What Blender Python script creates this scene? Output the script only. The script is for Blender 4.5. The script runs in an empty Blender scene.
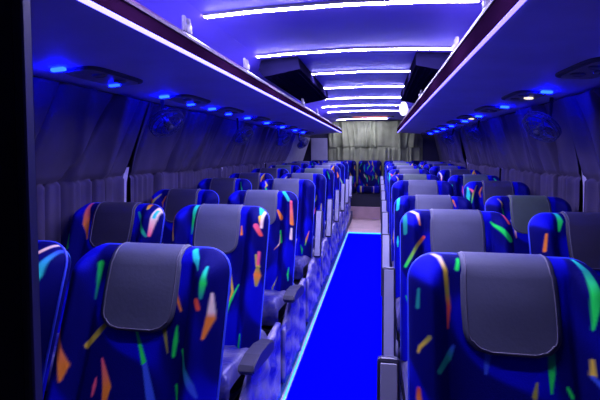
import bpy, bmesh, math, random
import numpy as np
from mathutils import Vector, Matrix

C = bpy.context.scene.collection
rnd = random.Random(7)
CAM_Z = 1.32                       # eye height above the aisle floor
def zc(v): return CAM_Z + v        # height given relative to the eye

# ------------------------------------------------------------------ materials
def new_mat(name):
    m = bpy.data.materials.new(name); m.use_nodes = True
    nt = m.node_tree
    return m, nt, nt.nodes['Principled BSDF']

def plain(name, col, rough=0.6, metal=0.0, bump=0.0, bscale=200.0, var=0.0, vscale=6.0, coat=0.0, spec=0.5):
    m, nt, b = new_mat(name)
    b.inputs['Base Color'].default_value = (*col, 1)
    b.inputs['Roughness'].default_value = rough
    b.inputs['Metallic'].default_value = metal
    b.inputs['Specular IOR Level'].default_value = spec
    b.inputs['Coat Weight'].default_value = coat
    tc = nt.nodes.new('ShaderNodeTexCoord')
    if var > 0:
        n = nt.nodes.new('ShaderNodeTexNoise'); n.inputs['Scale'].default_value = vscale; n.inputs['Detail'].default_value = 4
        nt.links.new(tc.outputs['Object'], n.inputs['Vector'])
        r = nt.nodes.new('ShaderNodeValToRGB')
        r.color_ramp.elements[0].position = 0.3; r.color_ramp.elements[1].position = 0.7
        r.color_ramp.elements[0].color = (*[max(0, c*(1-var)) for c in col], 1)
        r.color_ramp.elements[1].color = (*[min(1, c*(1+var)) for c in col], 1)
        nt.links.new(n.outputs['Fac'], r.inputs['Fac']); nt.links.new(r.outputs['Color'], b.inputs['Base Color'])
    if bump > 0:
        n = nt.nodes.new('ShaderNodeTexNoise'); n.inputs['Scale'].default_value = bscale; n.inputs['Detail'].default_value = 3
        nt.links.new(tc.outputs['Object'], n.inputs['Vector'])
        bp = nt.nodes.new('ShaderNodeBump'); bp.inputs['Strength'].default_value = bump; bp.inputs['Distance'].default_value = 0.01
        nt.links.new(n.outputs['Fac'], bp.inputs['Height']); nt.links.new(bp.outputs['Normal'], b.inputs['Normal'])
    return m

def glow(name, col, strength, base=(0.8, 0.8, 0.8)):
    m, nt, b = new_mat(name)
    b.inputs['Base Color'].default_value = (*base, 1)
    b.inputs['Emission Color'].default_value = (*col, 1)
    b.inputs['Emission Strength'].default_value = strength
    return m

def fabric_mat():
    m, nt, b = new_mat('streaked_fabric')
    a = nt.nodes.new('ShaderNodeAttribute'); a.attribute_name = 'pattern'
    nt.links.new(a.outputs['Color'], b.inputs['Base Color'])
    b.inputs['Roughness'].default_value = 0.75
    b.inputs['Specular IOR Level'].default_value = 0.08
    b.inputs['Sheen Weight'].default_value = 0.0
    tc = nt.nodes.new('ShaderNodeTexCoord')
    n = nt.nodes.new('ShaderNodeTexNoise'); n.inputs['Scale'].default_value = 260; n.inputs['Detail'].default_value = 2
    nt.links.new(tc.outputs['Object'], n.inputs['Vector'])
    bp = nt.nodes.new('ShaderNodeBump'); bp.inputs['Strength'].default_value = 0.25; bp.inputs['Distance'].default_value = 0.004
    nt.links.new(n.outputs['Fac'], bp.inputs['Height']); nt.links.new(bp.outputs['Normal'], b.inputs['Normal'])
    return m

def plastic_wrap(name, col, rough=0.25):
    m, nt, b = new_mat(name)
    tc = nt.nodes.new('ShaderNodeTexCoord')
    n = nt.nodes.new('ShaderNodeTexNoise'); n.inputs['Scale'].default_value = 5.5; n.inputs['Detail'].default_value = 3; n.inputs['Distortion'].default_value = 1.2
    nt.links.new(tc.outputs['Object'], n.inputs['Vector'])
    r = nt.nodes.new('ShaderNodeValToRGB')
    r.color_ramp.elements[0].position = 0.35; r.color_ramp.elements[1].position = 0.62
    r.color_ramp.elements[0].color = (col[0]*.15, col[1]*.15, col[2]*.9, 1); r.color_ramp.elements[1].color = (*col, 1)
    nt.links.new(n.outputs['Fac'], r.inputs['Fac']); nt.links.new(r.outputs['Color'], b.inputs['Base Color'])
    b.inputs['Roughness'].default_value = rough
    bp = nt.nodes.new('ShaderNodeBump'); bp.inputs['Strength'].default_value = 0.6; bp.inputs['Distance'].default_value = 0.03
    nt.links.new(n.outputs['Fac'], bp.inputs['Height']); nt.links.new(bp.outputs['Normal'], b.inputs['Normal'])
    return m

M = dict(
    fabric=fabric_mat(),
    piping=plain('blue_piping', (0.05, 0.09, 0.85), 0.35),
    cover_grey=plain('grey_leatherette', (0.088, 0.094, 0.14), 0.5, bump=0.06, bscale=90, var=0.1, vscale=9),
    cover_dark=plain('dark_leatherette', (0.036, 0.032, 0.05), 0.5, bump=0.06, bscale=90, var=0.1, vscale=9),
    cover_olive=plain('olive_leatherette', (0.085, 0.118, 0.088), 0.5, bump=0.06, bscale=90, var=0.1, vscale=9),
    stitch=plain('cover_seam', (0.12, 0.115, 0.16), 0.5),
    arm=plain('armrest_plastic', (0.035, 0.034, 0.052), 0.4, bump=0.1),
    arm_frame=plain('armrest_frame', (0.025, 0.025, 0.038), 0.3),
    arm_panel=plain('armrest_panel', (0.32, 0.32, 0.39), 0.3),
    dark_metal=plain('dark_metal', (0.03, 0.03, 0.04), 0.4, metal=0.6),
    wrap=plastic_wrap('wrapped_side', (0.45, 0.42, 0.52)),
    carpet=plain('blue_carpet', (0.0, 0.0, 0.75), 0.95, bump=0.3, bscale=400, spec=0.01),
    vinyl=plain('pale_vinyl', (0.62, 0.46, 0.36), 0.5, var=0.12, vscale=5),
    riser=plain('riser_vinyl', (0.42, 0.28, 0.26), 0.5, var=0.1),
    platform=plain('platform_vinyl', (0.05, 0.05, 0.12), 0.6),
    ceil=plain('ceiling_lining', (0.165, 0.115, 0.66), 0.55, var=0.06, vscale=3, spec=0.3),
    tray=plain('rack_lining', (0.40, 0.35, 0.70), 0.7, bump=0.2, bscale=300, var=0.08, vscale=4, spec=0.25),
    fascia=plain('rack_fascia', (0.014, 0.003, 0.016), 0.7, spec=0.0),
    rail=plain('pink_rail', (0.075, 0.030, 0.065), 0.35, spec=0.6),
    bracket=plain('bracket_white', (0.35, 0.32, 0.40), 0.3),
    console_rim=plain('console_rim', (0.02, 0.017, 0.05), 0.5),  # the rim's shadow side is put into this dark colour
    console=plain('console_plastic', (0.22, 0.19, 0.28), 0.45, var=0.25, vscale=30),
    knob=plain('vent_knob', (0.11, 0.10, 0.17), 0.35),
    curtain=plain('dark_curtain', (0.085, 0.068, 0.115), 0.85, bump=0.15, bscale=350, var=0.18, vscale=5, spec=0.2),
    rear_curtain=plain('olive_curtain', (0.20, 0.225, 0.10), 0.85, bump=0.15, bscale=350, var=0.2, vscale=6, spec=0.2),
    wall=plain('side_lining', (0.03, 0.028, 0.05), 0.8),
    pillar=plain('pillar_lining', (0.65, 0.6, 0.7), 0.5, var=0.1),
    wrap_seat=plastic_wrap('wrapped_cushion', (0.16, 0.15, 0.24), 0.3),
    pale=plain('pale_panel', (0.30, 0.30, 0.35), 0.55, var=0.1),
    black=plain('partition_black', (0.006, 0.006, 0.010), 0.6),
    post=plain('partition_post', (0.012, 0.015, 0.017), 0.6),
    edge=plain('partition_edge', (0.035, 0.033, 0.12), 0.4),
    duct=plain('duct_plastic', (0.006, 0.005, 0.022), 0.8, var=0.15, vscale=8, spec=0.0),
    fan_cage=plain('fan_cage', (0.05, 0.05, 0.18), 0.3, metal=0.3),
    fan_blade=plain('fan_blade', (0.015, 0.02, 0.55), 0.35),
    fan_hub=plain('fan_hub', (0.07, 0.07, 0.14), 0.25),
    white_led=glow('white_led', (0.52, 0.48, 1.0), 120.0),
    rack_led=glow('rack_led', (0.13, 0.115, 1.0), 4.2),
    rack_led_dim=glow('rack_led_dim', (0.15, 0.11, 1.0), 2.6),
    blue_led=glow('blue_led', (0.0002, 0.0012, 1.0), 170.0, (0.1, 0.1, 0.6)),
    blue_led_dim=glow('blue_led_dim', (0.0004, 0.0025, 1.0), 60.0, (0.1, 0.1, 0.6)),
    cyan_led=glow('cyan_led', (0.003, 0.16, 0.8), 3.0, (0.1, 0.3, 0.6)),
    warm_led=glow('warm_led', (1.0, 0.85, 0.50), 0.7),
    warm_off=plain('lamp_lens', (0.12, 0.11, 0.14), 0.2),
    red_led=glow('red_led', (1.0, 0.20, 0.10), 0.7, (0.5, 0.1, 0.1)),
    globe=glow('lamp_globe', (0.85, 0.82, 1.0), 0.9),
)

# ------------------------------------------------------------------ mesh helpers
def mesh_from(name, verts, faces, smooth=True):
    me = bpy.data.meshes.new(name)
    me.from_pydata([tuple(v) for v in verts], [], faces); me.update()
    if smooth:
        me.polygons.foreach_set('use_smooth', [True]*len(me.polygons))
    return me

def link(name, me, mat, parent=None):
    o = bpy.data.objects.new(name, me); C.objects.link(o)
    if mat is not None and not me.materials: me.materials.append(mat)
    if parent is not None: o.parent = parent
    return o

def obj(name, bm, mat, parent=None, smooth=False):
    me = bpy.data.meshes.new(name)
    bmesh.ops.recalc_face_normals(bm, faces=bm.faces)
    bm.to_mesh(me); bm.free()
    if smooth: me.polygons.foreach_set('use_smooth', [True]*len(me.polygons))
    return link(name, me, mat, parent)

def empty(name, label, cat, loc=(0, 0, 0), group=None):
    o = bpy.data.objects.new(name, None); C.objects.link(o); o.location = loc
    o.empty_display_size = 0.1
    return tag(o, label, cat, group)

def tag(o, label, cat, group=None):
    o['label'] = label; o['category'] = cat
    if group: o['group'] = group
    return o

def struct(o):
    o['kind'] = 'structure'; return o

def box(bm, x0, x1, y0, y1, z0, z1, bev=0.0, seg=2):
    r = bmesh.ops.create_cube(bm, size=1.0)
    vs = r['verts']
    for v in vs:
        v.co = Vector((x0 + (v.co.x+.5)*(x1-x0), y0 + (v.co.y+.5)*(y1-y0), z0 + (v.co.z+.5)*(z1-z0)))
    if bev > 0:
        es = list({e for v in vs for e in v.link_edges})
        bmesh.ops.bevel(bm, geom=es, offset=bev, segments=seg, profile=0.5, affect='EDGES')
    return bm

def prism(bm, poly, y0, y1):
    """closed profile in x,z swept along y"""
    n = len(poly)
    a = [bm.verts.new((p[0], y0, p[1])) for p in poly]
    b = [bm.verts.new((p[0], y1, p[1])) for p in poly]
    for i in range(n):
        bm.faces.new((a[i], a[(i+1) % n], b[(i+1) % n], b[i]))
    bm.faces.new(a); bm.faces.new(list(reversed(b)))
    return bm

def tube(bm, pts, r, seg=8, closed=False, taper=None):
    pts = [Vector(p) for p in pts]; n = len(pts); rings = []
    prev = None
    for i, p in enumerate(pts):
        if closed: t = pts[(i+1) % n] - pts[i-1]
        else: t = pts[min(i+1, n-1)] - pts[max(i-1, 0)]
        t.normalize()
        if prev is None:
            ref = Vector((0, 0, 1)) if abs(t.z) < .9 else Vector((1, 0, 0))
            u = t.cross(ref).normalized()
        else:
            u = (prev - t*prev.dot(t)).normalized()
        prev = u; w = t.cross(u)
        rr = r if taper is None else taper[i]
        rings.append([bm.verts.new(p + u*rr*math.cos(2*math.pi*k/seg) + w*rr*math.sin(2*math.pi*k/seg)) for k in range(seg)])
    m = n if closed else n-1
    for i in range(m):
        A, B = rings[i], rings[(i+1) % n]
        for k in range(seg):
            bm.faces.new((A[k], A[(k+1) % seg], B[(k+1) % seg], B[k]))
    if not closed:
        bm.faces.new(list(reversed(rings[0]))); bm.faces.new(rings[-1])
    return bm

def lathe(bm, prof, seg=20, mat=None):
    """profile (r,z) spun about local z, then moved by mat"""
    rings = []
    for r, z in prof:
        rings.append([bm.verts.new((max(r, 1e-4)*math.cos(2*math.pi*k/seg), max(r, 1e-4)*math.sin(2*math.pi*k/seg), z)) for k in range(seg)])
    for i in range(len(rings)-1):
        for k in range(seg):
            bm.faces.new((rings[i][k], rings[i][(k+1) % seg], rings[i+1][(k+1) % seg], rings[i+1][k]))
    bm.faces.new(list(reversed(rings[0]))); bm.faces.new(rings[-1])
    if mat is not None: bmesh.ops.transform(bm, matrix=mat, verts=[v for r in rings for v in r])
    return bm

ORD = ['first', 'second', 'third', 'fourth', 'fifth', 'sixth', 'seventh', 'eighth', 'ninth', 'tenth']

# ------------------------------------------------------------------ bus shell
LW = [(-1.50, zc(.36)), (-1.70, zc(-.20)), (-1.72, 0.0)]       # left wall profile
RW = [(1.13, zc(.36)), (1.26, zc(-.20)), (1.28, 0.0)]
Y0, Y1 = -0.8, 9.62

def wall_side(name, prof, sgn):
    t = .06*sgn
    poly = prof + [(x+t, z) for x, z in reversed(prof)]
    return struct(obj(name, prism(bmesh.new(), poly, Y0, Y1), M['wall']))
wall_side('wall_left', LW, -1)
wall_side('wall_right', RW, 1)
struct(obj('wall_rear', box(bmesh.new(), -1.78, 1.34, Y1, Y1+.06, 0, zc(.75)), M['wall']))
struct(obj('wall_front', box(bmesh.new(), -1.78, 1.34, Y0-.06, Y0, 0, zc(.75)), M['wall']))

cprof = [(-1.50, zc(.36)), (-1.36, zc(.50)), (-1.12, zc(.61)), (-.86, zc(.678)), (-.60, zc(.692)), (-.18, zc(.70)),
         (.24, zc(.692)), (.50, zc(.678)), (.76, zc(.61)), (1.00, zc(.50)), (1.13, zc(.36))]
poly = cprof + [(x, z+.06) for x, z in reversed(cprof)]
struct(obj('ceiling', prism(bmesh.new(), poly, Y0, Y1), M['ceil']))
def ceil_z(x):
    for (xa, za), (xb, zb) in zip(cprof, cprof[1:]):
        if xa <= x <= xb: return za + (zb-za)*(x-xa)/(xb-xa)
    return zc(.5)

struct(obj('floor', box(bmesh.new(), -1.78, 1.34, Y0, Y1, -.06, 0), M['vinyl']))

# rows: front plane distance of the seat tops, and how much the row is raised
ROWS = [1.20, 2.06, 2.85, 3.65, 4.45, 5.27, 6.10, 6.92, 7.75]
RAISE = [-.026, -.006, .0, .03, .04, .06, .075, .085, .095]
PLAT = .06
def platform(name, xa, xb):
    bm = bmesh.new()
    cuts = [0.45] + [r - .45 for r in ROWS[1:]] + [8.72]
    pr = [(cuts[0], 0)]
    for i in range(9):
        pr += [(cuts[i], PLAT + RAISE[i]), (cuts[i+1], PLAT + RAISE[i])]
    pr += [(cuts[-1], 0)]
    a = [bm.verts.new((xa, y, z)) for y, z in pr]; b = [bm.verts.new((xb, y, z)) for y, z in pr]
    n = len(pr)
    for i in range(n):
        if (a[i].co - a[(i+1) % n].co).length > 1e-6:
            bm.faces.new((a[i], b[i], b[(i+1) % n], a[(i+1) % n]))
    bmesh.ops.remove_doubles(bm, verts=bm.verts, dist=1e-5)
    bmesh.ops.contextual_create(bm, geom=[e for e in bm.edges if e.is_boundary and all(abs(v.co.x-xa) < 1e-6 for v in e.verts)])
    bmesh.ops.contextual_create(bm, geom=[e for e in bm.edges if e.is_boundary and all(abs(v.co.x-xb) < 1e-6 for v in e.verts)])
    return struct(obj(name, bm, M['platform']))
platform('trim_1', -1.70, -.505)
platform('trim_2', .085, 1.26)

tag(obj('aisle_carpet', box(bmesh.new(), -.475, .08, -.7, 7.08, .0005, .010, .003, 1), M['carpet']),
    'bright blue carpet running down the middle of the aisle', 'carpet')

# rear step with the bench on it
struct(obj('trim_3', box(bmesh.new(), -1.68, 1.24, 8.73, Y1-.005, .001, zc(-1.085), .008, 2), M['riser']))

# ------------------------------------------------------------------ front partition beside the camera
p = struct(obj('wall_partition', box(bmesh.new(), -1.66, -.404, .434, .446, .001, zc(.55)), M['black']))
for k, (xa, xb, mt, nm) in enumerate([(-.404, -.3935, 'post', 'partition_post'), (-.3933, -.390, 'edge', 'partition_edge')]):
    obj(nm, box(bmesh.new(), xa, xb, .433, .4475, .001, zc(.60), .002, 1), M[mt], p)

# ------------------------------------------------------------------ aisle lights
tag(obj('aisle_light_strip', box(bmesh.new(), -.491, -.483, .5, 7.10, .0005, .011, .003, 1), M['cyan_led']),
    'thin cyan light strip along the left edge of the blue carpet', 'light strip')
tag(obj('step_light_strip', box(bmesh.new(), -.478, .078, 7.085, 7.115, .0005, .022, .004, 1), M['cyan_led']),
    'cyan light strip across the aisle where the blue carpet ends', 'light strip')

# ------------------------------------------------------------------ ceiling light strips
STRIPS = [(1.20, -.855, .46), (2.10, -.855, .43), (3.03, -.85, .49), (3.85, -.83, .46), (4.73, -.83, .46), (5.66, -.83, .46), (6.59, -.845, .36), (7.45, -.85, .38), (9.20, -.86, .16)]
def ceiling_strip(i, y, xa, xb):
    pts = [xa + (xb-xa)*k/24 for k in range(25)]
    def seg(w, h0, h1):
        bm = bmesh.new(); rows = []
        for x in pts:
            z = ceil_z(x)
            rows.append([bm.verts.new((x, y+dy, z-h)) for dy, h in ((-w, h0), (-w*.7, h1), (w*.7, h1), (w, h0))])
        for A, B in zip(rows, rows[1:]):
            for k in range(4):
                bm.faces.new((A[k], A[(k+1) % 4], B[(k+1) % 4], B[k]))
        bm.faces.new(rows[0]); bm.faces.new(rows[-1])
        return bm
    nm = ['nearest one at the front', 'first one in view', 'second one in view', 'third one in view', 'fourth one in view', 'fifth one in view', 'sixth one in view', 'seventh one in view', 'last one, by the rear curtain'][i]
    t = empty('ceiling_light_strip', 'white light strip across the blue ceiling, ' + nm, 'light strip', (0, 0, 0), 'light strips across the ceiling')
    obj('light_channel', seg(.026, .0, .0115), M['bracket'], t)
    obj('diffuser', seg(.0175, .0117, .0145), M['white_led'], t)
for i, s in enumerate(STRIPS): ceiling_strip(i, *s)

# ------------------------------------------------------------------ luggage racks
def rack(side):
    L = side < 0
    name = 'left' if L else 'right'
    xo, xi = (-1.475, -.73) if L else (1.105, .35)
    zo, zi = zc(.335), zc(.39)
    sl = (zi-zo)/(xi - (-1.42 if L else 1.055))
    def tz(x): return zi + sl*(x-xi)
    ya, yb = (.50, 8.75) if L else (.15, 8.95)
    s = 1 if L else -1                                   # towards the aisle
    t = empty('luggage_rack', 'long blue lined luggage rack along the %s side of the ceiling' % name, 'luggage rack', ((xi+xo)/2, ya, 0), 'luggage racks')
    t.location = (0, 0, 0)
    q = xi - s*(.026 if L else .016)
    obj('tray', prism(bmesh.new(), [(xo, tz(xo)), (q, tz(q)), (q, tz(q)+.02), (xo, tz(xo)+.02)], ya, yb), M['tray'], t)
    obj('light_strip', prism(bmesh.new(), [(q+s*.0005, tz(q)-.004), (xi, zi-.005), (xi, zi-.003), (q+s*.0005, tz(q)-.002)], ya, yb), M['rack_led' if L else 'rack_led_dim'], t)
    zr = zc(.452) if L else zc(.488)
    obj('fascia', prism(bmesh.new(), [(xi+s*.003, zi-.0025), (xi-s*.004, zr-.014), (xi-s*.0115, zr-.014), (xi-s*.0115, zi-.0010)], ya, yb), M['fascia'], t)
    obj('rail', prism(bmesh.new(), [(xi-s*.026, zr-.0135), (xi+s*.002, zr-.0135), (xi+s*.004, zr-.004), (xi-s*.002, zr+.006), (xi-s*.03, zr+.012)], ya, yb), M['rail'], t)
    for y in [1.66, 2.45, 4.36, 5.4] if L else [1.67, 2.33, 4.2, 6.0]:
        bm = bmesh.new()
        box(bm, min(xi-s*.035, xi-s*.005), max(xi-s*.035, xi-s*.005), y-.02, y+.02, zr+.0125, zr+.05, .008, 2)
        tube(bm, [(xi-s*.02, y-.03, zr+.02), (xi-s*.025, y-.02, zr+.075), (xi-s*.025, y+.02, zr+.075), (xi-s*.02, y+.03, zr+.02)], .009, 8)
        obj('bracket', bm, M['bracket'], t, True)
    return tz
tzL = rack(-1); tzR = rack(1)

# dark ducts between ceiling and rack
def duct(side):
    L = side < 0
    if L: pr = [(-.57, zc(.60)), (-.84, zc(.55)), (-.88, zc(.60)), (-.86, zc(.672)), (-.585, zc(.689))]
    else: pr = [(.245, zc(.60)), (.245, zc(.689)), (.50, zc(.672)), (.52, zc(.60)), (.47, zc(.55))]
    ya, yb = (3.17, 5.0) if L else (3.17, 5.3)
    t = empty('ceiling_duct', 'dark boxy duct hanging between ceiling and %s luggage rack' % ('left' if L else 'right'), 'duct', (0, 0, 0), 'dark ducts above the racks')
    bm = prism(bmesh.new(), pr, ya, yb)
    obj('housing', bm, M['duct'], t)
    bm = bmesh.new()
    for k in range(5):
        f = k/4
        xa = (-.80 + f*.20) if L else (.27 + f*.17)
        za = zc(.55 + (xa+.84)/.27*.05) if L else zc(.60 - (xa-.245)/.225*.05)
        tube(bm, [(xa, ya+.05, za-.003), (xa, yb-.05, za-.003)], .006, 6)
    obj('grille_ribs', bm, M['duct'], t)
duct(-1); duct(1)

# ceiling mounted red bar in front of the rear curtain
t = empty('marker_bar', 'dark bar with a dull red light hanging from the ceiling by the rear curtain', 'light bar', (0, 0, 0))
obj('housing', box(bmesh.new(), -.76, .27, 8.40, 8.46, zc(.648), zc(.6665), .006, 2), M['dark_metal'], t)
obj('red_light', box(bmesh.new(), -.50, .16, 8.393, 8.3995, zc(.655), zc(.665), .002, 1), M['red_led'], t)

# round white lamp by the right rail
t = empty('round_lamp', 'glowing white round lamp beside the rail of the right luggage rack', 'lamp', (.285, 5.45, zc(.52)))
obj('lamp_globe', lathe(bmesh.new(), [(.0, -.085), (.026, -.078), (.043, -.05), (.049, 0), (.043, .045), (.024, .075)], 20), M['globe'], t, True)
obj('lamp_stem', tube(bmesh.new(), [(0, 0, .0755), (0, 0, ceil_z(.285)-zc(.52)-.001)], .016, 10), M['bracket'], t)

# ------------------------------------------------------------------ service consoles under the racks
def console(side, i, y, lamp):
    L = side < 0
    tz = tzL if L else tzR
    xm = -1.235 if L else .868
    s = 1 if L else -1
    sl = math.atan2(tz(xm+.1)-tz(xm), .1)
    name = 'left' if L else 'right'
    what = {'lit': 'with its round warm lamp lit', 'off': 'with unlit round lamp', 'two': 'with two blue lights'}[lamp]
    t = empty('reading_light_console', 'oval console %s, under the %s rack, %s from the front' % (what, name, ORD[i]), 'console', (xm, y, tz(xm)), 'consoles under the luggage racks')
    t.rotation_euler = (0, -sl, 0)
    # housing: stadium outline, domed downwards
    Lh, Wh = .215, .088
    def outline(k):
        pts = []
        n = 40
        for j in range(n):
            a = 2*math.pi*j/n
            c, d = math.cos(a), math.sin(a)
            e = .45
            pts.append((k*Wh*math.copysign(abs(c)**e, c), .255 + (Lh-(1-k)*Wh)*math.copysign(abs(d)**e, d)))
        return pts
    bm = bmesh.new(); rings = []
    for k, z in ((1.0, -.0005), (1.0, -.006), (.96, -.010), (.92, -.0112)):
        rings.append([bm.verts.new((px, py, z)) for px, py in outline(k)])
    for A, B in zip(rings, rings[1:]):
        for j in range(40): bm.faces.new((A[j], A[(j+1) % 40], B[(j+1) % 40], B[j]))
    bm.faces.new(rings[0]); bm.faces.new(rings[-1])
    obj('housing', bm, M['console_rim'], t)
    bm = bmesh.new(); f1 = [bm.verts.new((px + s*-.012, py, -.0128)) for px, py in outline(.86)]; f0 = [bm.verts.new((px + s*-.012, py, -.0114)) for px, py in outline(.86)]
    for j in range(40): bm.faces.new((f0[j], f0[(j+1) % 40], f1[(j+1) % 40], f1[j]))
    bm.faces.new(f0); bm.faces.new(f1)
    obj('face_plate', bm, M['console'], t)
    for yy in (.17, .33):
        obj('air_vent', lathe(bmesh.new(), [(.028, -.013), (.031, -.017), (.025, -.021), (.021, -.018), (.010, -.019)], 18, Matrix.Translation((s*.02, yy, 0))), M['knob'], t, True)
    xl = -s*.055
    obj('blue_light', box(bmesh.new(), xl-.030, xl+.030, .0, .022, -.017, -.003, .004, 2), M['blue_led'], t)
    if lamp == 'two':
        obj('blue_light', box(bmesh.new(), xl-.026, xl+.026, .385, .405, -.023, -.0115, .003, 2), M['blue_led_dim'], t)
    else:
        obj('reading_lamp', lathe(bmesh.new(), [(.024, -.013), (.028, -.017), (.024, -.022), (.012, -.024)], 18, Matrix.Translation((-s*.035, .25, 0))), M['warm_led' if lamp == 'lit' else 'warm_off'], t, True)
for i, y in enumerate([1.60, 2.50, 3.28, 4.22, 4.99, 5.83, 6.75, 7.46]): console(-1, i, y, 'two' if i < 3 else 'off')
for i, y in enumerate([1.78, 2.68, 3.52, 4.39, 5.07, 5.99, 6.73, 7.47, 8.35]): console(1, i, y, 'lit' if i in (1, 3) else 'off')

# ------------------------------------------------------------------ curtains
ZS = zc(-.155)                       # seam height
def side_curtain(side, i, n, ya, yb):
    L = side < 0
    r = random.Random(100*i + (5 if L else 9))
    prof = [(LW[0][0]+.055, zc(.318)), (LW[1][0]+.075, ZS), (LW[1][0]+.06, .50)] if L else [(RW[0][0]-.055, zc(.318)), (RW[1][0]-.055, ZS), (RW[1][0]-.05, .50)]
    s = 1 if L else -1
    ny = int((yb-ya)/.006); 
    zs = list(np.linspace(prof[0][1], ZS+.006, 30)) + [ZS, ZS-.006] + list(np.linspace(ZS-.02, .50, 26))
    ph = [(r.uniform(0, 6.28), r.uniform(.8, 1.2)) for _ in range(6)]
    # sharp folds: positions, slant, depth
    folds = [(r.uniform(ya, yb), r.uniform(-.40, .40), r.uniform(.025, .065), r.uniform(.05, .10)) for _ in range(int((yb-ya)*5))]
    lows = [(ya + (yb-ya)*(k+r.uniform(.2, .8))/int((yb-ya)*11), r.uniform(.01, .022), r.uniform(.016, .03)) for k in range(int((yb-ya)*11))]
    creases = [(ya + (yb-ya)*(k+r.uniform(.1, .9))/max(2, int((yb-ya)*3.2)), r.uniform(.05, .45), r.uniform(.020, .036), r.uniform(.012, .022)) for k in range(max(2, int((yb-ya)*3.2)))]
    slits = [(ya + (yb-ya)*(k+r.uniform(.1, .9))/max(2, int((yb-ya)*5)), r.uniform(.009, .016)) for k in range(max(2, int((yb-ya)*5)))]
    verts = []
    for z in zs:
        if z >= ZS:
            f = (prof[0][1]-z)/(prof[0][1]-ZS); x0 = prof[0][0] + f*(prof[1][0]-prof[0][0]); low = False
        else:
            f = (ZS-z)/(ZS-.5); x0 = prof[1][0] + f*(prof[2][0]-prof[1][0]); low = True
        h = max(0.0, 1-abs(z-ZS)/.34)**2.6 if not low else 1.0    # how gathered
        gap0, gap1 = .004 + .036*h, .004 + .036*h
        for j in range(ny+1):
            u = j/ny
            y = ya + gap0 + (yb-ya-gap0-gap1)*u
            yy = ya + (yb-ya)*u
            d = .006*math.sin(yy*11*ph[0][1]+ph[0][0]) + .005*math.sin(yy*23*ph[1][1]+ph[1][0]+z*1.5)
            if not low:
                for (fy, sl, dep, w) in folds:
                    q = (yy - fy - sl*(z-ZS))/w
                    q = q*2.6 if q < 0 else q*.8
                    if abs(q) < 3: d += .62*dep*math.exp(-q*q)*(1-.3*f)
                for (fy, sl, dep, w) in creases:
                    q = (yy - fy - sl*(z-ZS))/w
                    if abs(q) < 3: d -= dep*math.exp(-q*q)
            else:
                for (fy, w) in slits:
                    q = (yy-fy)/w
                    if abs(q) < 3: d -= .032*math.exp(-q*q)
                for (fy, dep, w) in lows:
                    q = (yy-fy)/w
                    if abs(q) < 3: d += 1.15*dep*math.exp(-q*q)
                d -= .004
            if abs(z-ZS) < .008: d -= .012                     # the seam is pulled in
            e = min(u, 1-u)/.03
            if e < 1: d += .012*(1-e)**2*h
            verts.append((x0 + s*d, y, z))
    nz = len(zs); faces = []
    for a in range(nz-1):
        for j in range(ny):
            faces.append((a*(ny+1)+j, a*(ny+1)+j+1, (a+1)*(ny+1)+j+1, (a+1)*(ny+1)+j))
    me = mesh_from('window_curtain', verts, faces)
    o = link('window_curtain', me, M['curtain'])
    md = o.modifiers.new('thickness', 'SOLIDIFY'); md.thickness = .004; md.offset = 0
    return tag(o, 'dark pleated curtain on the %s wall, %s bay from the front' % ('left' if L else 'right', ORD[i]), 'curtain', 'dark curtains along the side walls')
LB = [.55, 2.61, 4.40, 6.15, 7.5]
RB = [.9, 2.87, 4.64, 6.40, 7.9, 8.7]
for i in range(len(LB)-1): side_curtain(-1, i, len(LB)-1, LB[i], LB[i+1])
for i in range(len(RB)-1): side_curtain(1, i, len(RB)-1, RB[i], RB[i+1])
# window pillars between the bays
k = 4
def pillar(side, y):
    global k
    pr = LW if side < 0 else RW
    s = 1 if side < 0 else -1
    f = lambda z: pr[0][0] + (pr[1][0]-pr[0][0])*(pr[0][1]-z)/(pr[0][1]-pr[1][1]) if z > pr[1][1] else pr[1][0] + (pr[2][0]-pr[1][0])*(pr[1][1]-z)/pr[1][1]
    zm = pr[1][1]; za, zb = zm + .10, .3
    o_ = .072 if side < 0 else .052
    poly = [(f(za)+s*.0005, za), (f(zm)+s*.0005, zm), (f(zb)+s*.0005, zb), (f(zb)+s*o_*.8, zb), (f(zm)+s*o_, zm), (f(za)+s*o_*.8, za)]
    struct(obj('trim_%d' % k, prism(bmesh.new(), poly, y-.024, y+.024), M['pillar'])); k += 1
for y in LB[1:-1]: pillar(-1, y)
for y in RB[1:-1]: pillar(1, y)
# pale rear quarter panel on the left wall
poly = [(-1.46, zc(.30)), (-1.625, zc(-.20)), (-1.66, .30), (-1.695, .30), (-1.675, zc(-.20)), (-1.51, zc(.30))]
struct(obj('trim_%d' % k, prism(bmesh.new(), poly, 7.55, 9.40), M['pale']))
struct(obj('trim_%d' % (k+1), box(bmesh.new(), -1.46, -1.10, 9.50, 9.56, .6, zc(.30), .01, 2), M['pale']))

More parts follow.
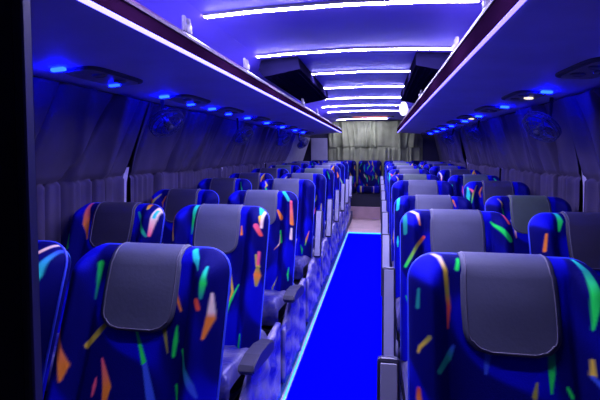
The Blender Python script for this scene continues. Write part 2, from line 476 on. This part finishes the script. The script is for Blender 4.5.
def rear_curtain():
    r = random.Random(4)
    xa, xb = -1.08, .90
    zt, zb, zseam = zc(.655), .62, zc(.10)
    nx = 300
    zs = list(np.linspace(zt, zseam+.008, 26)) + [zseam, zseam-.008] + list(np.linspace(zseam-.03, zb, 18))
    up = [(r.uniform(xa, xb), r.uniform(-.15, .15), r.uniform(.012, .035), r.uniform(.02, .05)) for _ in range(24)]
    lo = [(xa + (xb-xa)*(q+r.uniform(.2, .8))/20, r.uniform(.015, .03), r.uniform(.02, .035)) for q in range(20)]
    verts = []
    for z in zs:
        for j in range(nx+1):
            x = xa + (xb-xa)*j/nx
            # the curtain follows the ceiling and rack at its top corners
            top = min(zt, min(zc(.655), zc(.30) + max(0, 3.0*min(x+1.10, .88-x))))
            zz = zb + (z-zb)*((top-zb)/(zt-zb)) if z > zseam else z
            if z > zseam: zz = zseam + (z-zseam)*(top-zseam)/(zt-zseam)
            d = .012*math.sin(x*17+1) + .006*math.sin(x*41)
            for (fx, sl, dep, w) in (up if z >= zseam else lo_s):
                q = (x-fx-sl*(z-zseam))/w
                if abs(q) < 3: d += dep*math.exp(-q*q)*1.4
            if abs(z-zseam) < .01: d -= .015
            verts.append((x, 9.545-d, zz))
    faces = []
    for a in range(len(zs)-1):
        for j in range(nx):
            faces.append((a*(nx+1)+j, a*(nx+1)+j+1, (a+1)*(nx+1)+j+1, (a+1)*(nx+1)+j))
    o = link('rear_curtain', mesh_from('rear_curtain', verts, faces), M['rear_curtain'])
    md = o.modifiers.new('thickness', 'SOLIDIFY'); md.thickness = .004; md.offset = 0
    tag(o, 'pale olive grey pleated curtain covering the rear window', 'curtain')
r_ = random.Random(11)
lo_s = [(-1.38 + 2.36*(q+r_.uniform(.2, .8))/20, 0, r_.uniform(.012, .026), r_.uniform(.02, .035)) for q in range(20)]
rear_curtain()

# ------------------------------------------------------------------ fans
def fan(side, i, x, y, z, cat_n):
    L = side < 0
    s = 1 if L else -1
    t = empty('cabin_fan', 'small round blue fan under the %s rack, %s from the front' % ('left' if L else 'right', ORD[i]), 'fan', (x, y, z), 'cabin fans under the racks')
    nrm = Vector((s*.62, -.28, -.70)).normalized()
    rot = nrm.to_track_quat('Z', 'Y').to_matrix().to_4x4()
    R = .105
    bm = bmesh.new()
    for rr, zz in ((R, 0), (R*.98, .018), (R*.78, .034), (R*.52, .042), (R*.30, .045), (R*.98, -.018), (R*.7, -.034)):
        tube(bm, [(rr*math.cos(a*2*math.pi/32), rr*math.sin(a*2*math.pi/32), zz) for a in range(32)], .0022 if rr < R*.97 else .004, 6, True)
    for a in range(18):
        ca, sa = math.cos(a*2*math.pi/18), math.sin(a*2*math.pi/18)
        tube(bm, [(q*ca, q*sa, zz) for q, zz in ((R*.22, .045), (R*.52, .042), (R*.78, .034), (R*.98, .018), (R, 0), (R*.98, -.018), (R*.7, -.034), (R*.3, -.04))], .0016, 5)
    bmesh.ops.transform(bm, matrix=rot, verts=bm.verts)
    obj('cage', bm, M['fan_cage'], t, True)
    for b in range(4):
        bm = bmesh.new(); g = []
        for jr in range(6):
            rr = .024 + (R*.86-.024)*jr/5
            row = []
            for ja in range(7):
                an = b*math.pi/2 + (ja/6-.5)*1.15*(.7+.4*jr/5)
                row.append(bm.verts.new((rr*math.cos(an), rr*math.sin(an), (ja/6-.5)*.026)))
            g.append(row)
        for A, B in zip(g, g[1:]):
            for j in range(6): bm.faces.new((A[j], A[j+1], B[j+1], B[j]))
        bmesh.ops.solidify(bm, geom=list(bm.faces), thickness=.002)
        bmesh.ops.transform(bm, matrix=rot, verts=bm.verts)
        obj('blade', bm, M['fan_blade'], t, True)
    obj('hub', lathe(bmesh.new(), [(.022, -.03), (.023, .02), (.022, .046), (.015, .052)], 16, rot), M['fan_hub'], t, True)
    bm = bmesh.new()
    back = rot @ Vector((0, 0, -.04))
    tube(bm, [rot @ Vector((0, 0, -.0305)), rot @ Vector((0, 0, -.06)), (-s*.085, .12, .06), (-s*.10, .14, (tzL if L else tzR)(x-s*.10)-z-.014)], .011, 8)
    obj('bracket', bm, M['dark_metal'], t, True)
for i, (y, z) in enumerate([(2.46, zc(.175)), (3.96, zc(.150)), (5.70, zc(.150)), (7.25, zc(.14))]): fan(-1, i, -1.25, y, z, 4)
for i, (y, z) in enumerate([(2.74, zc(.143)), (4.69, zc(.19)), (6.28, zc(.18))]): fan(1, i, .915, y, z, 3)

# ------------------------------------------------------------------ seats
PAL = dict(g=(.02, .95, .10), o=(1, .28, .03), p=(1, .13, .20), y=(.85, .60, .05), c=(.03, .75, .55), w=(1, .80, .55), t=(.02, .36, .24),
           b=(.04, .10, .62), r=(.9, .10, .05), l=(.40, .38, .05))
BASE = np.array((.001, .001, .33))
STREAKS = {
'L1': [[(-0.122,0.066,0.009,'g'),(-0.122,0.168,0.0022,'t')],[(-0.208,0.235,0.0029,'p'),(-0.156,0.35,0.0113,'o'),(-0.155,0.389,0.0028,'o')],[(-0.074,0.241,0.0072,'l'),(-0.119,0.298,0.0085,'y')],[(-0.068,0.379,0.0021,'p'),(-0.068,0.399,0.0055,'p'),(-0.068,0.422,0.0027,'p')],[(-0.062,0.329,0.0028,'p'),(-0.029,0.398,0.0124,'o'),(-0.027,0.435,0.0068,'o')],[(0.025,0.243,0.0021,'g'),(0.066,0.33,0.0069,'g'),(0.068,0.332,0.0069,'b'),(0.107,0.423,0.012,'b')],[(0.162,0.012,0.0073,'c'),(0.179,0.042,0.0101,'c'),(0.199,0.074,0.0021,'t')],[(0.224,0.064,0.0029,'c'),(0.223,0.11,0.0085,'g'),(0.222,0.148,0.0042,'t')],[(0.245,0.136,0.0028,'w'),(0.251,0.183,0.0069,'w'),(0.25,0.2,0.0083,'o'),(0.237,0.253,0.0034,'o')],[(0.129,0.14,0.0057,'o'),(0.152,0.186,0.0028,'o')],[(0.21,0.157,0.007,'r'),(0.219,0.177,0.0056,'r')],[(0.109,0.234,0.0056,'l'),(0.13,0.299,0.0016,'l')],[(0.147,0.229,0.0021,'g'),(0.148,0.267,0.0069,'g'),(0.148,0.306,0.0041,'g')],[(0.172,0.29,0.0041,'g'),(0.19,0.32,0.0068,'t'),(0.224,0.372,0.008,'b'),(0.238,0.397,0.0026,'b')],[(0.168,0.379,0.004,'g'),(0.182,0.416,0.0066,'g')],[(-0.233,0.032,0.0046,'b'),(-0.191,0.006,0.0077,'b')]],
'R1': [[(-0.185,-0.002,0.0027,'w'),(-0.164,0.015,0.0053,'w'),(-0.152,0.05,0.0052,'y'),(-0.149,0.108,0.0058,'l'),(-0.146,0.143,0.0051,'r'),(-0.15,0.194,0.0019,'r')],[(-0.138,0.237,0.0037,'b'),(-0.152,0.264,0.0086,'t'),(-0.177,0.294,0.0062,'t')],[(-0.2,0.219,0.005,'l'),(-0.221,0.243,0.0038,'y'),(-0.242,0.255,0.0025,'y')],[(-0.116,0.019,0.0039,'g'),(-0.122,0.046,0.0052,'g')],[(-0.222,0.104,0.0026,'t'),(-0.226,0.148,0.0039,'t')],[(0.173,0.008,0.0038,'c'),(0.186,0.037,0.0087,'t'),(0.186,0.097,0.011,'g'),(0.173,0.176,0.0018,'g')],[(0.088,0.239,0.0084,'t'),(0.084,0.283,0.0071,'g'),(0.079,0.324,0.0023,'g')],[(0.049,0.307,0.0024,'l'),(0.041,0.336,0.0059,'l')],[(0.167,0.244,0.0024,'y'),(0.166,0.276,0.0047,'y')],[(0.165,0.281,0.0035,'b'),(0.183,0.307,0.0058,'b')],[(0.116,0.312,0.0035,'g'),(0.124,0.329,0.0046,'g')],[(-0.247,0.34,0.0037,'r'),(-0.24,0.362,0.0061,'o')],[(-0.055,0.236,0.0098,'b'),(-0.065,0.293,0.0036,'b')]],
'L2': [[(-0.244,0.023,0.005,'o'),(-0.233,0.099,0.0075,'o'),(-0.199,0.197,0.0037,'y')],[(-0.127,0.004,0.01,'c'),(-0.127,0.095,0.0074,'g'),(-0.127,0.155,0.0049,'t')],[(0.202,-0.0,0.0097,'c'),(0.217,0.049,0.0072,'c')],[(0.219,0.066,0.0096,'y'),(0.242,0.109,0.0048,'o')],[(0.206,0.115,0.012,'p'),(0.227,0.152,0.0071,'r')],[(0.251,-0.002,0.0048,'w'),(0.268,0.117,0.0048,'w')],[(0.124,0.112,0.0024,'o'),(0.127,0.151,0.006,'o')],[(0.216,0.251,0.0047,'l'),(0.228,0.299,0.007,'y')],[(0.235,0.306,0.0047,'l'),(0.256,0.339,0.0116,'o'),(0.257,0.386,0.0046,'l')],[(0.273,0.235,0.0047,'p'),(0.256,0.291,0.0047,'p')],[(0.176,0.603,0.0045,'g'),(0.173,0.725,0.0088,'t')],[(0.113,0.7,0.0067,'y'),(0.131,0.767,0.0044,'y')]],
'L2W': [[(-0.158,0.012,0.0078,'p'),(-0.147,0.128,0.0129,'o'),(-0.13,0.199,0.0051,'o')],[(-0.213,0.192,0.0103,'g'),(-0.201,0.253,0.0102,'g')],[(0.176,0.015,0.0102,'o'),(0.18,0.036,0.0076,'y')],[(0.134,0.058,0.0051,'t'),(0.169,0.128,0.0125,'g'),(0.21,0.182,0.005,'t')],[(0.225,0.014,0.0101,'w'),(0.232,0.086,0.01,'w'),(0.22,0.177,0.005,'p')],[(0.268,0.044,0.005,'c'),(0.275,0.085,0.005,'c')]],
'R2': [[(-0.208,-0.0,0.0046,'w'),(-0.17,0.029,0.0068,'w'),(-0.161,0.081,0.0045,'o')],[(-0.235,0.019,0.0092,'t'),(-0.242,0.123,0.0068,'t')],[(-0.144,0.135,0.0067,'r'),(-0.177,0.181,0.0067,'l'),(-0.271,0.268,0.0066,'g')],[(0.144,0.059,0.0033,'g'),(0.211,0.139,0.013,'g')],[(0.203,0.012,0.0044,'p'),(0.216,0.063,0.0087,'r')]],
'L1W': [[(.205,.015,.005,'w'),(.165,.09,.009,'o')],[(.228,.03,.004,'b'),(.218,.11,.008,'c'),(.205,.155,.011,'g'),(.190,.26,.006,'g')],[(.222,.28,.003,'b'),(.205,.42,.006,'b')],[(.205,.43,.006,'g'),(.20,.48,.005,'g')],[(.165,.10,.006,'g'),(.185,.3,.004,'t')]],
'R2W': [[(-0.137,0.002,0.0065,'c'),(-0.133,0.046,0.0107,'g'),(-0.141,0.089,0.0043,'g')],[(-0.206,0.113,0.0043,'o'),(-0.216,0.181,0.0053,'o')]],
'R3': [[(-0.217,0.027,0.0091,'c'),(-0.235,0.114,0.009,'c')],[(0.117,0.045,0.0059,'o'),(0.132,0.086,0.0029,'o')]],
'L3': [[(0.147,0.009,0.01,'c'),(0.199,0.083,0.0099,'t')],[(0.123,0.145,0.0066,'o'),(0.154,0.197,0.013,'o')],[(0.213,0.089,0.0066,'p'),(0.249,0.234,0.0097,'o')],[(0.153,0.282,0.0065,'g'),(0.165,0.353,0.0096,'g')],[(0.244,0.266,0.0048,'w'),(0.248,0.331,0.0064,'w')]],

}
def random_streaks(seed, n=16):
    r = random.Random(seed); out = []
    combos = ['gt', 'oo', 'po', 'yo', 'cg', 'wo', 'gc', 'pr', 'lg', 'tb', 'og', 'wp', 'yl', 'gg']
    for q in range(n):
        a = -.24 + .48*((q*0.618) % 1) + r.uniform(-.02, .02); v = r.uniform(-.01, .60); ln = r.uniform(.06, .17)
        th = r.uniform(-.5, .5); c = r.choice(combos); w = r.uniform(.004, .011)
        da, dv = math.sin(th)*ln, math.cos(th)*ln; bend = r.uniform(-.02, .02)
        out.append([(a, v, w*.35, c[0]), (a+da*.5+bend, v+dv*.55, w, c[0]), (a+da, v+dv, w*.3, c[1])])
    return out

def paint(a, v, streaks):
    """pattern colour at arrays of across / down positions"""
    col = np.zeros((len(a), 3)) + BASE
    # tonal weave: darker and brighter blue shapes of the fabric
    q = np.sin(a*19 + 1.7*np.sin(v*9)) + np.sin(v*11 - a*14 + 2.0*np.sin(a*12))
    k = 1/(1+np.exp(-14*(q-.1)))
    col = col*(.32 + .98*k)[:, None]
    for s in streaks:
        best = np.full(len(a), 1e9); bc = np.zeros((len(a), 3))
        for (a0, v0, w0, c0), (a1, v1, w1, c1) in zip(s, s[1:]):
            dx, dy = a1-a0, v1-v0; l2 = dx*dx+dy*dy + 1e-9
            t = np.clip(((a-a0)*dx + (v-v0)*dy)/l2, 0, 1)
            d = np.hypot(a-a0-t*dx, v-v0-t*dy) - (w0 + (w1-w0)*t)
            C0, C1 = np.array(PAL[c0]), np.array(PAL[c1])
            cc = C0[None]*(1-t)[:, None] + C1[None]*t[:, None]
            m = d < best; best = np.where(m, d, best); bc = np.where(m[:, None], cc, bc)
        al = np.clip(.5 - best/.0042, 0, 1)[:, None]
        col = col*(1-al) + bc*al
    return col

W, LB_, RC, RT, TH = .242, .66, .075, .060, .065      # half width, back length, corner radius, edge rounding, half thickness
def sdf_in(a, t):
    """distance inside the rounded outline (open at the bottom)"""
    qx = abs(a) - (W-RC); qy = t - (LB_-RC)
    outside = math.hypot(max(qx, 0), max(qy, 0)); inside = min(max(qx, qy), 0)
    return RC - outside - inside
def sstep(e0, e1, x):
    q = min(max((x-e0)/(e1-e0), 0), 1); return q*q*(3-2*q)
def front_n(a, t):
    d = max(sdf_in(a, t), 0)
    rho = math.sqrt(max(0, 1-(1-min(d, RT)/RT)**2))
    v = LB_ - t
    bol = .046*sstep(.135, .195, abs(a))*sstep(.015, .10, v) - .010*math.exp(-((abs(a)-.150)/.014)**2)*sstep(.02, .10, v)
    lum = .022*math.exp(-((v-.50)/.13)**2)*math.exp(-(a/.16)**2)
    return (TH + bol + lum)*rho, rho

def back_mesh(streaks, off=0.0, NA=150, NT=190, tone=1.0):
    verts, uv = [], []
    ts = [LB_*(.55*q + .45*math.sin(q*math.pi/2)) for q in np.linspace(0, 1, NT+1)]
    for side in (1, -1):
        for t in ts:
            hw = W if t <= LB_-RC else W-RC + math.sqrt(max(0, RC*RC-(t-(LB_-RC))**2))
            for s in np.linspace(-1, 1, NA+1):
                a = hw*(.7*s + .3*math.sin(s*math.pi/2))
                if side > 0: n = front_n(a, t)[0]
                else:
                    d = max(sdf_in(a, t), 0); n = -TH*math.sqrt(max(0, 1-(1-min(d, RT)/RT)**2))
                verts.append((a, -n, t)); uv.append((a, LB_-t))
    w = NA+1; faces = []
    for side in (0, 1):
        b = side*w*(NT+1)
        for i in range(NT):
            for j in range(NA):
                q = (b+i*w+j, b+i*w+j+1, b+(i+1)*w+j+1, b+(i+1)*w+j)
                faces.append(q if side == 0 else q[::-1])
    me = mesh_from('backrest', verts, faces)
    uv = np.array(uv)
    streaks = [[(max(-.225, min(.225, a+off)), v, w, c) for a, v, w, c in s] for s in streaks]
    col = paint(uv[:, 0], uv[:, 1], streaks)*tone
    ca = np.ones((len(uv), 4), dtype=np.float32); ca[:, :3] = col
    at = me.attributes.new('pattern', 'FLOAT_COLOR', 'POINT'); at.data.foreach_set('color', ca.ravel())
    bm = bmesh.new(); bm.from_mesh(me); bmesh.ops.remove_doubles(bm, verts=bm.verts, dist=1e-5)
    bmesh.ops.holes_fill(bm, edges=[e for e in bm.edges if e.is_boundary], sides=0)
    bmesh.ops.recalc_face_normals(bm, faces=bm.faces)
    bm.to_mesh(me); bm.free(); me.polygons.foreach_set('use_smooth', [True]*len(me.polygons))
    me.materials.append(M['fabric'])
    return me

def piping_mesh():
    bm = bmesh.new()
    pts = []
    for t in np.linspace(0, LB_-RC, 20): pts.append((-W, 0, t))
    for q in np.linspace(0, math.pi/2, 9)[1:]: pts.append((-(W-RC) - RC*math.cos(q), 0, LB_-RC + RC*math.sin(q)))
    pts2 = pts + [(-x, y, z) for x, y, z in reversed(pts)]
    tube(bm, pts2, .0045, 6)
    me = bpy.data.meshes.new('piping'); bm.to_mesh(me); bm.free()
    me.polygons.foreach_set('use_smooth', [True]*len(me.polygons)); me.materials.append(M['piping']); return me

def cover_path(s):
    """centre line of the headrest cover: s<0 in front (metres from the top edge), s>0 behind"""
    return s
def cover_meshes(wc=.111, vf=.25, vb=.22):
    # rows: front lower end .. top .. back lower end
    rows = []
    for v in np.linspace(vf, RT, 26): rows.append(('f', v))
    for q in np.linspace(0, math.pi, 19)[1:-1]: rows.append(('c', q))
    for v in np.linspace(RT, vb, 8): rows.append(('b', v))
    off = .008
    grid = []
    for kd, p_ in rows:
        row = []
        if kd == 'f':
            v = p_; hw = wc + .006*math.sin(min(1, v/vf)*math.pi)
            r = .055; q = vf - v
            if q < r: hw = hw - r + math.sqrt(max(0, r*r-(r-q)**2))
        else: hw = wc + .001
        for s in np.linspace(-1, 1, 29):
            a = hw*s
            edge = 1 - .45*max(0, (abs(s)-.90)/.10)
            if kd == 'f':
                n, rho = front_n(a, LB_-p_); row.append((a, -(n+off*edge + .006*math.exp(-((p_-.12)/.07)**2)*(1-s*s)), LB_-p_))
            elif kd == 'c':
                n0 = TH; row.append((a, -(n0+off*edge)*math.cos(p_), LB_-RT + (RT+off*edge)*math.sin(p_)))
            else: row.append((a, TH+off*edge, LB_-p_))
        grid.append(row)
    n = 29
    verts = [p for r in grid for p in r]
    faces = [(i*n+j, i*n+j+1, (i+1)*n+j+1, (i+1)*n+j) for i in range(len(grid)-1) for j in range(n-1)]
    me = mesh_from('headrest_cover', verts, faces)
    bm = bmesh.new(); bm.from_mesh(me); bmesh.ops.remove_doubles(bm, verts=bm.verts, dist=1e-6)
    bmesh.ops.recalc_face_normals(bm, faces=bm.faces)
    bmesh.ops.solidify(bm, geom=list(bm.faces), thickness=.004)
    bm.to_mesh(me); bm.free(); me.polygons.foreach_set('use_smooth', [True]*len(me.polygons))
    border = [grid[i][1] for i in range(len(grid)-1, -1, -1)] + [grid[0][j] for j in range(2, n-2)] + [grid[i][n-2] for i in range(len(grid))]
    clean = [border[0]]
    for q in border[1:]:
        if (Vector(q)-Vector(clean[-1])).length > .004: clean.append(q)
    clean = [(x*.965, y-.0015 if y < 0 else y+.0015, z + (.006 if z < LB_-vf+.03 else 0.0)) for x, y, z in clean]
    bm = tube(bmesh.new(), clean, .0022, 5)
    me2 = bpy.data.meshes.new('stitched_edge'); bm.to_mesh(me2); bm.free(); me2.materials.append(M['stitch'])
    return me, me2

def cushion_mesh(streaks, tone=1.0, mat='fabric'):
    bm = bmesh.new()
    nx, ny = 44, 44
    ca = []
    g = {}
    for side in (1, -1):
        for j in range(ny+1):
            for i in range(nx+1):
                u = -1+2*i/nx; v = j/ny
                a = .244*u; y = -.64 + .58*v
                d = min(.248-abs(a), v*.60 if v < .9 else .6)
                rho = math.sqrt(max(0, 1-(1-min(d, .05)/.05)**2))
                h = (.07 + .012*sstep(.15, .22, abs(a)) + .012*math.exp(-((v-.15)/.15)**2))*rho if side > 0 else -.06*rho
                g[side, i, j] = bm.verts.new((a, y, .37 - .02 + h - .05*(v-.2)))
                ca.append((a, (1-v)*.6))
    for side in (1, -1):
        for j in range(ny):
            for i in range(nx):
                bm.faces.new((g[side, i, j], g[side, i+1, j], g[side, i+1, j+1], g[side, i, j+1]))
    me = bpy.data.meshes.new('cushion'); bm.to_mesh(me); bm.free()
    ca = np.array(ca); col = paint(ca[:, 0], ca[:, 1], streaks)*tone
    cc = np.ones((len(ca), 4), dtype=np.float32); cc[:, :3] = col
    at = me.attributes.new('pattern', 'FLOAT_COLOR', 'POINT'); at.data.foreach_set('color', cc.ravel())
    bm = bmesh.new(); bm.from_mesh(me); bmesh.ops.remove_doubles(bm, verts=bm.verts, dist=1e-5)
    bmesh.ops.recalc_face_normals(bm, faces=bm.faces); bm.to_mesh(me); bm.free()
    me.polygons.foreach_set('use_smooth', [True]*len(me.polygons)); me.materials.append(M[mat]); return me

def to_me(name, bm, mat, smooth=False):
    bmesh.ops.recalc_face_normals(bm, faces=bm.faces)
    me = bpy.data.meshes.new(name); bm.to_mesh(me); bm.free(); me.materials.append(mat)
    if smooth: me.polygons.foreach_set('use_smooth', [True]*len(me.polygons))
    return me

# shared part meshes ------------------------------------------------
PIPE = piping_mesh()
COVER, STITCH = cover_meshes()
COVERS = {}
for nm in ('grey', 'dark', 'olive'):
    m_ = COVER.copy(); m_.materials.clear(); m_.materials.append(M['cover_'+nm]); COVERS[nm] = m_
CUSH = [cushion_mesh(random_streaks(900+q, 12), 1.0, 'wrap_seat') for q in range(2)]
bm = bmesh.new(); box(bm, -.235, .235, -.62, .05, .20, .285, .01, 2)
FRAME = to_me('seat_frame', bm, M['dark_metal'])
def leg_me(s):
    bm = bmesh.new(); box(bm, s*.17-.025, s*.17+.025, -.52, -.02, .001, .1995, .006, 1); return to_me('leg', bm, M['dark_metal'])
LEG = {s: leg_me(s) for s in (-1, 1)}
def side_panel_me(s, seed):
    r = random.Random(seed); bm = bmesh.new(); n, m = 26, 18; g = []
    for sd in (0, 1):
        rows = []
        for j in range(m+1):
            row = []
            for i in range(n+1):
                y = -.64 + .68*i/n; z = .004 + .385*j/m - (.10*sstep(.25, 0, i/n) if j == m else 0)*0
                cr = r.uniform(-.003, .003) + .012*math.sin(i*.9+j*.5)*math.sin(j*.45-i*.3)
                x = .259 if sd == 0 else .284 + cr*sstep(0, .2, min(i, n-i)/n*2)
                row.append(bm.verts.new((s*x, y + (r.uniform(-.003, .003) if 0 < i < n else 0), z*(1-.22*sstep(.3, 0, i/n)))))
            rows.append(row)
        g.append(rows)
    for rows in g:
        for A, B in zip(rows, rows[1:]):
            for i in range(n): bm.faces.new((A[i], A[i+1], B[i+1], B[i]))
    A, B = g
    for j in range(m):
        for i in (0, n): bm.faces.new((A[j][i], A[j+1][i], B[j+1][i], B[j][i]))
    for i in range(n):
        for j in (0, m): bm.faces.new((A[j][i], A[j][i+1], B[j][i+1], B[j][i]))
    return to_me('side_panel', bm, M['wrap'], True)
PANEL = {(s, q): side_panel_me(s, 50+10*s+q) for s in (-1, 1) for q in range(2)}
def arm_down_me(s):
    pts = [(-.60, .452), (-.585, .470), (-.50, .474), (-.38, .462), (-.28, .440), (-.26, .425), (-.28, .385), (-.40, .405), (-.50, .425), (-.585, .432)]
    bm = bmesh.new(); xa, xb = sorted((s*.262, s*.325))
    a = [bm.verts.new((xa, y, z)) for y, z in pts]; b = [bm.verts.new((xb, y, z)) for y, z in pts]; n = len(pts)
    for i in range(n): bm.faces.new((a[i], a[(i+1) % n], b[(i+1) % n], b[i]))
    bm.faces.new(a); bm.faces.new(b)
    bmesh.ops.bevel(bm, geom=[e for e in bm.edges if abs(e.verts[0].co.x-e.verts[1].co.x) < 1e-5], offset=.006, segments=2, affect='EDGES')
    return to_me('armrest', bm, M['arm'])
ARM_D = {s: arm_down_me(s) for s in (-1, 1)}
def arm_up_me(s):
    bm = bmesh.new(); xa, xb = sorted((s*.268, s*.326))
    box(bm, xa, xb, -.075, -.015, .0, .385, .010, 2); return to_me('armrest', bm, M['arm_frame'])
def arm_in_me(s):
    bm = bmesh.new(); xa, xb = sorted((s*.276, s*.318))
    box(bm, xa, xb, -.081, -.0752, .01, .372, .002, 1); return to_me('armrest_insert', bm, M['arm_panel'])
ARM_U = {s: arm_up_me(s) for s in (-1, 1)}; ARM_I = {s: arm_in_me(s) for s in (-1, 1)}
def hub_me(s):
    bm = bmesh.new(); xa, xb = sorted((s*.257, s*.300))
    lathe(bm, [(.032, xa), (.036, xa+.006), (.036, xb-.006), (.030, xb)], 18, Matrix.Translation((0, -.03, .045)) @ Matrix(((0, 0, 1, 0), (1, 0, 0, 0), (0, 1, 0, 0), (0, 0, 0, 1))))
    return to_me('recline_hub', bm, M['arm_panel'], True)
HUB = {s: hub_me(s) for s in (-1, 1)}

def more(k):
    ex = random_streaks(300 + sum(map(ord, k)), 13)
    return [[(a, v, w*.6, c) for a, v, w, c in q] for q in ex if min(v for a, v, w, c in q) > .24]
BACKS = {k: back_mesh(v + ([] if k in ('L1', 'R1') else more(k)), {'L1': -.022, 'L1W': 0.0}.get(k, 0.0)) for k, v in STREAKS.items()}
GEN = [back_mesh(random_streaks(20+q), 0.0, 100, 120) for q in range(5)]
HINGE = (-.226, .37)
def part(name, me, parent):
    o = bpy.data.objects.new(name, me); C.objects.link(o); o.parent = parent; return o

def seat(x, y, z, aisle, key, cover, arm, label, group, rec=20.0, i=0):
    t = empty('coach_seat', label, 'seat', (x, y+.07, z), group)
    me = BACKS[key] if key in BACKS else GEN[i % len(GEN)]
    R = math.radians(-rec)
    def rot(o):
        o.location = (0, HINGE[0], HINGE[1]); o.rotation_euler = (R, 0, 0); return o
    b = rot(part('backrest', me, t))
    part('piping', PIPE, b)
    if cover:
        c = rot(part('headrest_cover', COVERS[cover], t))
        part('stitched_edge', STITCH, c)
    part('cushion', CUSH[i % 2], t)
    part('seat_frame', FRAME, t)
    for s in (-1, 1): part('leg', LEG[s], t)
    if aisle:
        part('side_panel', PANEL[aisle, i % 2], t)
        if arm == 'down': part('armrest', ARM_D[aisle], t)
        else:
            a = rot(part('armrest', ARM_U[aisle], t)); part('armrest_insert', ARM_I[aisle], a)
            rot(part('recline_hub', HUB[aisle], t))
    return t

LA = [-.678, -.775, -.775, -.775, -.775, -.775, -.775, -.775, -.775]
LWN = [-1.230, -1.335, -1.335, -1.335, -1.335, -1.335, -1.335, -1.335, -1.335]
RA = [.326, .345, .345, .35, .35, .35, .35, .35, .35]
RWN = [.90, .905, .905, .915, .915, .915, .915, .915, .915]
LA_COV = ['grey']*4 + ['grey', 'olive', 'grey', 'grey', 'grey']
LW_COV = ['grey', 'dark', 'dark', 'dark', 'dark', 'dark', 'olive', 'dark', 'grey']
RA_COV = ['grey', 'grey', 'grey', 'grey', 'olive', 'grey', 'grey', 'olive', 'grey']
RW_COV = ['grey', 'dark', 'olive', 'dark', 'olive', 'dark', 'grey', 'dark', 'grey']
def lab(cov, side, place, i):
    adj = {'grey': 'grey', 'dark': 'dark grey', 'olive': 'greenish grey'}[cov]
    return 'blue streaked seat with %s headrest cover, %s side, %s row, %s' % (adj, side, ORD[i], place)
RECL = {('R', 'A', 2): 25, ('R', 'W', 2): 23, ('L', 'W', 2): 20}
SKIP = set()
for i, y in enumerate(ROWS):
    z = PLAT + RAISE[i]
    for side, place, xs, cov in (('L', 'A', LA, LA_COV), ('L', 'W', LWN, LW_COV), ('R', 'A', RA, RA_COV), ('R', 'W', RWN, RW_COV)):
        if (side, place, i) in SKIP or (side == 'R' and place == 'W' and i == 0): continue
        key = side + str(i+1) + ('W' if place == 'W' else '')
        a = 0 if place == 'W' else (1 if side == 'L' else -1)
        arm = 'down' if (side == 'L' and i < 3) else 'up'
        seat(xs[i], y, z + (.011 if side == 'R' and i == 0 else 0), a, key, cov[i], arm, lab(cov[i], 'left' if side == 'L' else 'right', 'by the aisle' if place == 'A' else 'by the window', i),
             'coach seats in rows', RECL.get((side, place, i), 20.0), i*3 + (1 if place == 'W' else 0) + (2 if side == 'R' else 0))

# rear bench; the shade it sits in is put into its darker fabric colours
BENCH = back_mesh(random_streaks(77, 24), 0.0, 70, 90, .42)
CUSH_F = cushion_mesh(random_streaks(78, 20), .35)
t = empty('rear_bench', 'blue streaked bench seat across the back of the coach, shade painted into its fabric', 'bench', (0, 0, 0))
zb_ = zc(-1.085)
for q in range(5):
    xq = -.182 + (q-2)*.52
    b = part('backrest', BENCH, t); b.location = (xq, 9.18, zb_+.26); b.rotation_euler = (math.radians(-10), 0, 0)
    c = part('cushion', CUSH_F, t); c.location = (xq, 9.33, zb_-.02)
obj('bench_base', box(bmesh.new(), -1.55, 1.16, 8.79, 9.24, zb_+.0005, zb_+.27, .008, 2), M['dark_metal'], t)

# ------------------------------------------------------------------ world, camera, view
w = bpy.data.worlds.new('night'); bpy.context.scene.world = w; w.use_nodes = True
w.node_tree.nodes['Background'].inputs['Color'].default_value = (.01, .01, .04, 1)
w.node_tree.nodes['Background'].inputs['Strength'].default_value = 0.3

F, VPX, VPY, PITCH = 440.0, 379.0, 152.0, math.radians(3.0)
yaw = math.atan((VPX-300)/(F/math.cos(PITCH)))
cam = bpy.data.cameras.new('camera'); co = bpy.data.objects.new('camera', cam); C.objects.link(co)
cam.sensor_width = 36; cam.lens = 36*F/600
cam.shift_y = (VPY + F*math.tan(PITCH) - 200)/600
cam.clip_start = .02
co.location = (0, 0, CAM_Z); co.rotation_euler = (math.pi/2-PITCH, 0, yaw)
sc = bpy.context.scene
sc.camera = co
sc.view_settings.view_transform = 'Standard'; sc.view_settings.look = 'None'
sc.view_settings.exposure = 0.8; sc.view_settings.gamma = 1.0; sc.view_settings.use_curve_mapping = False
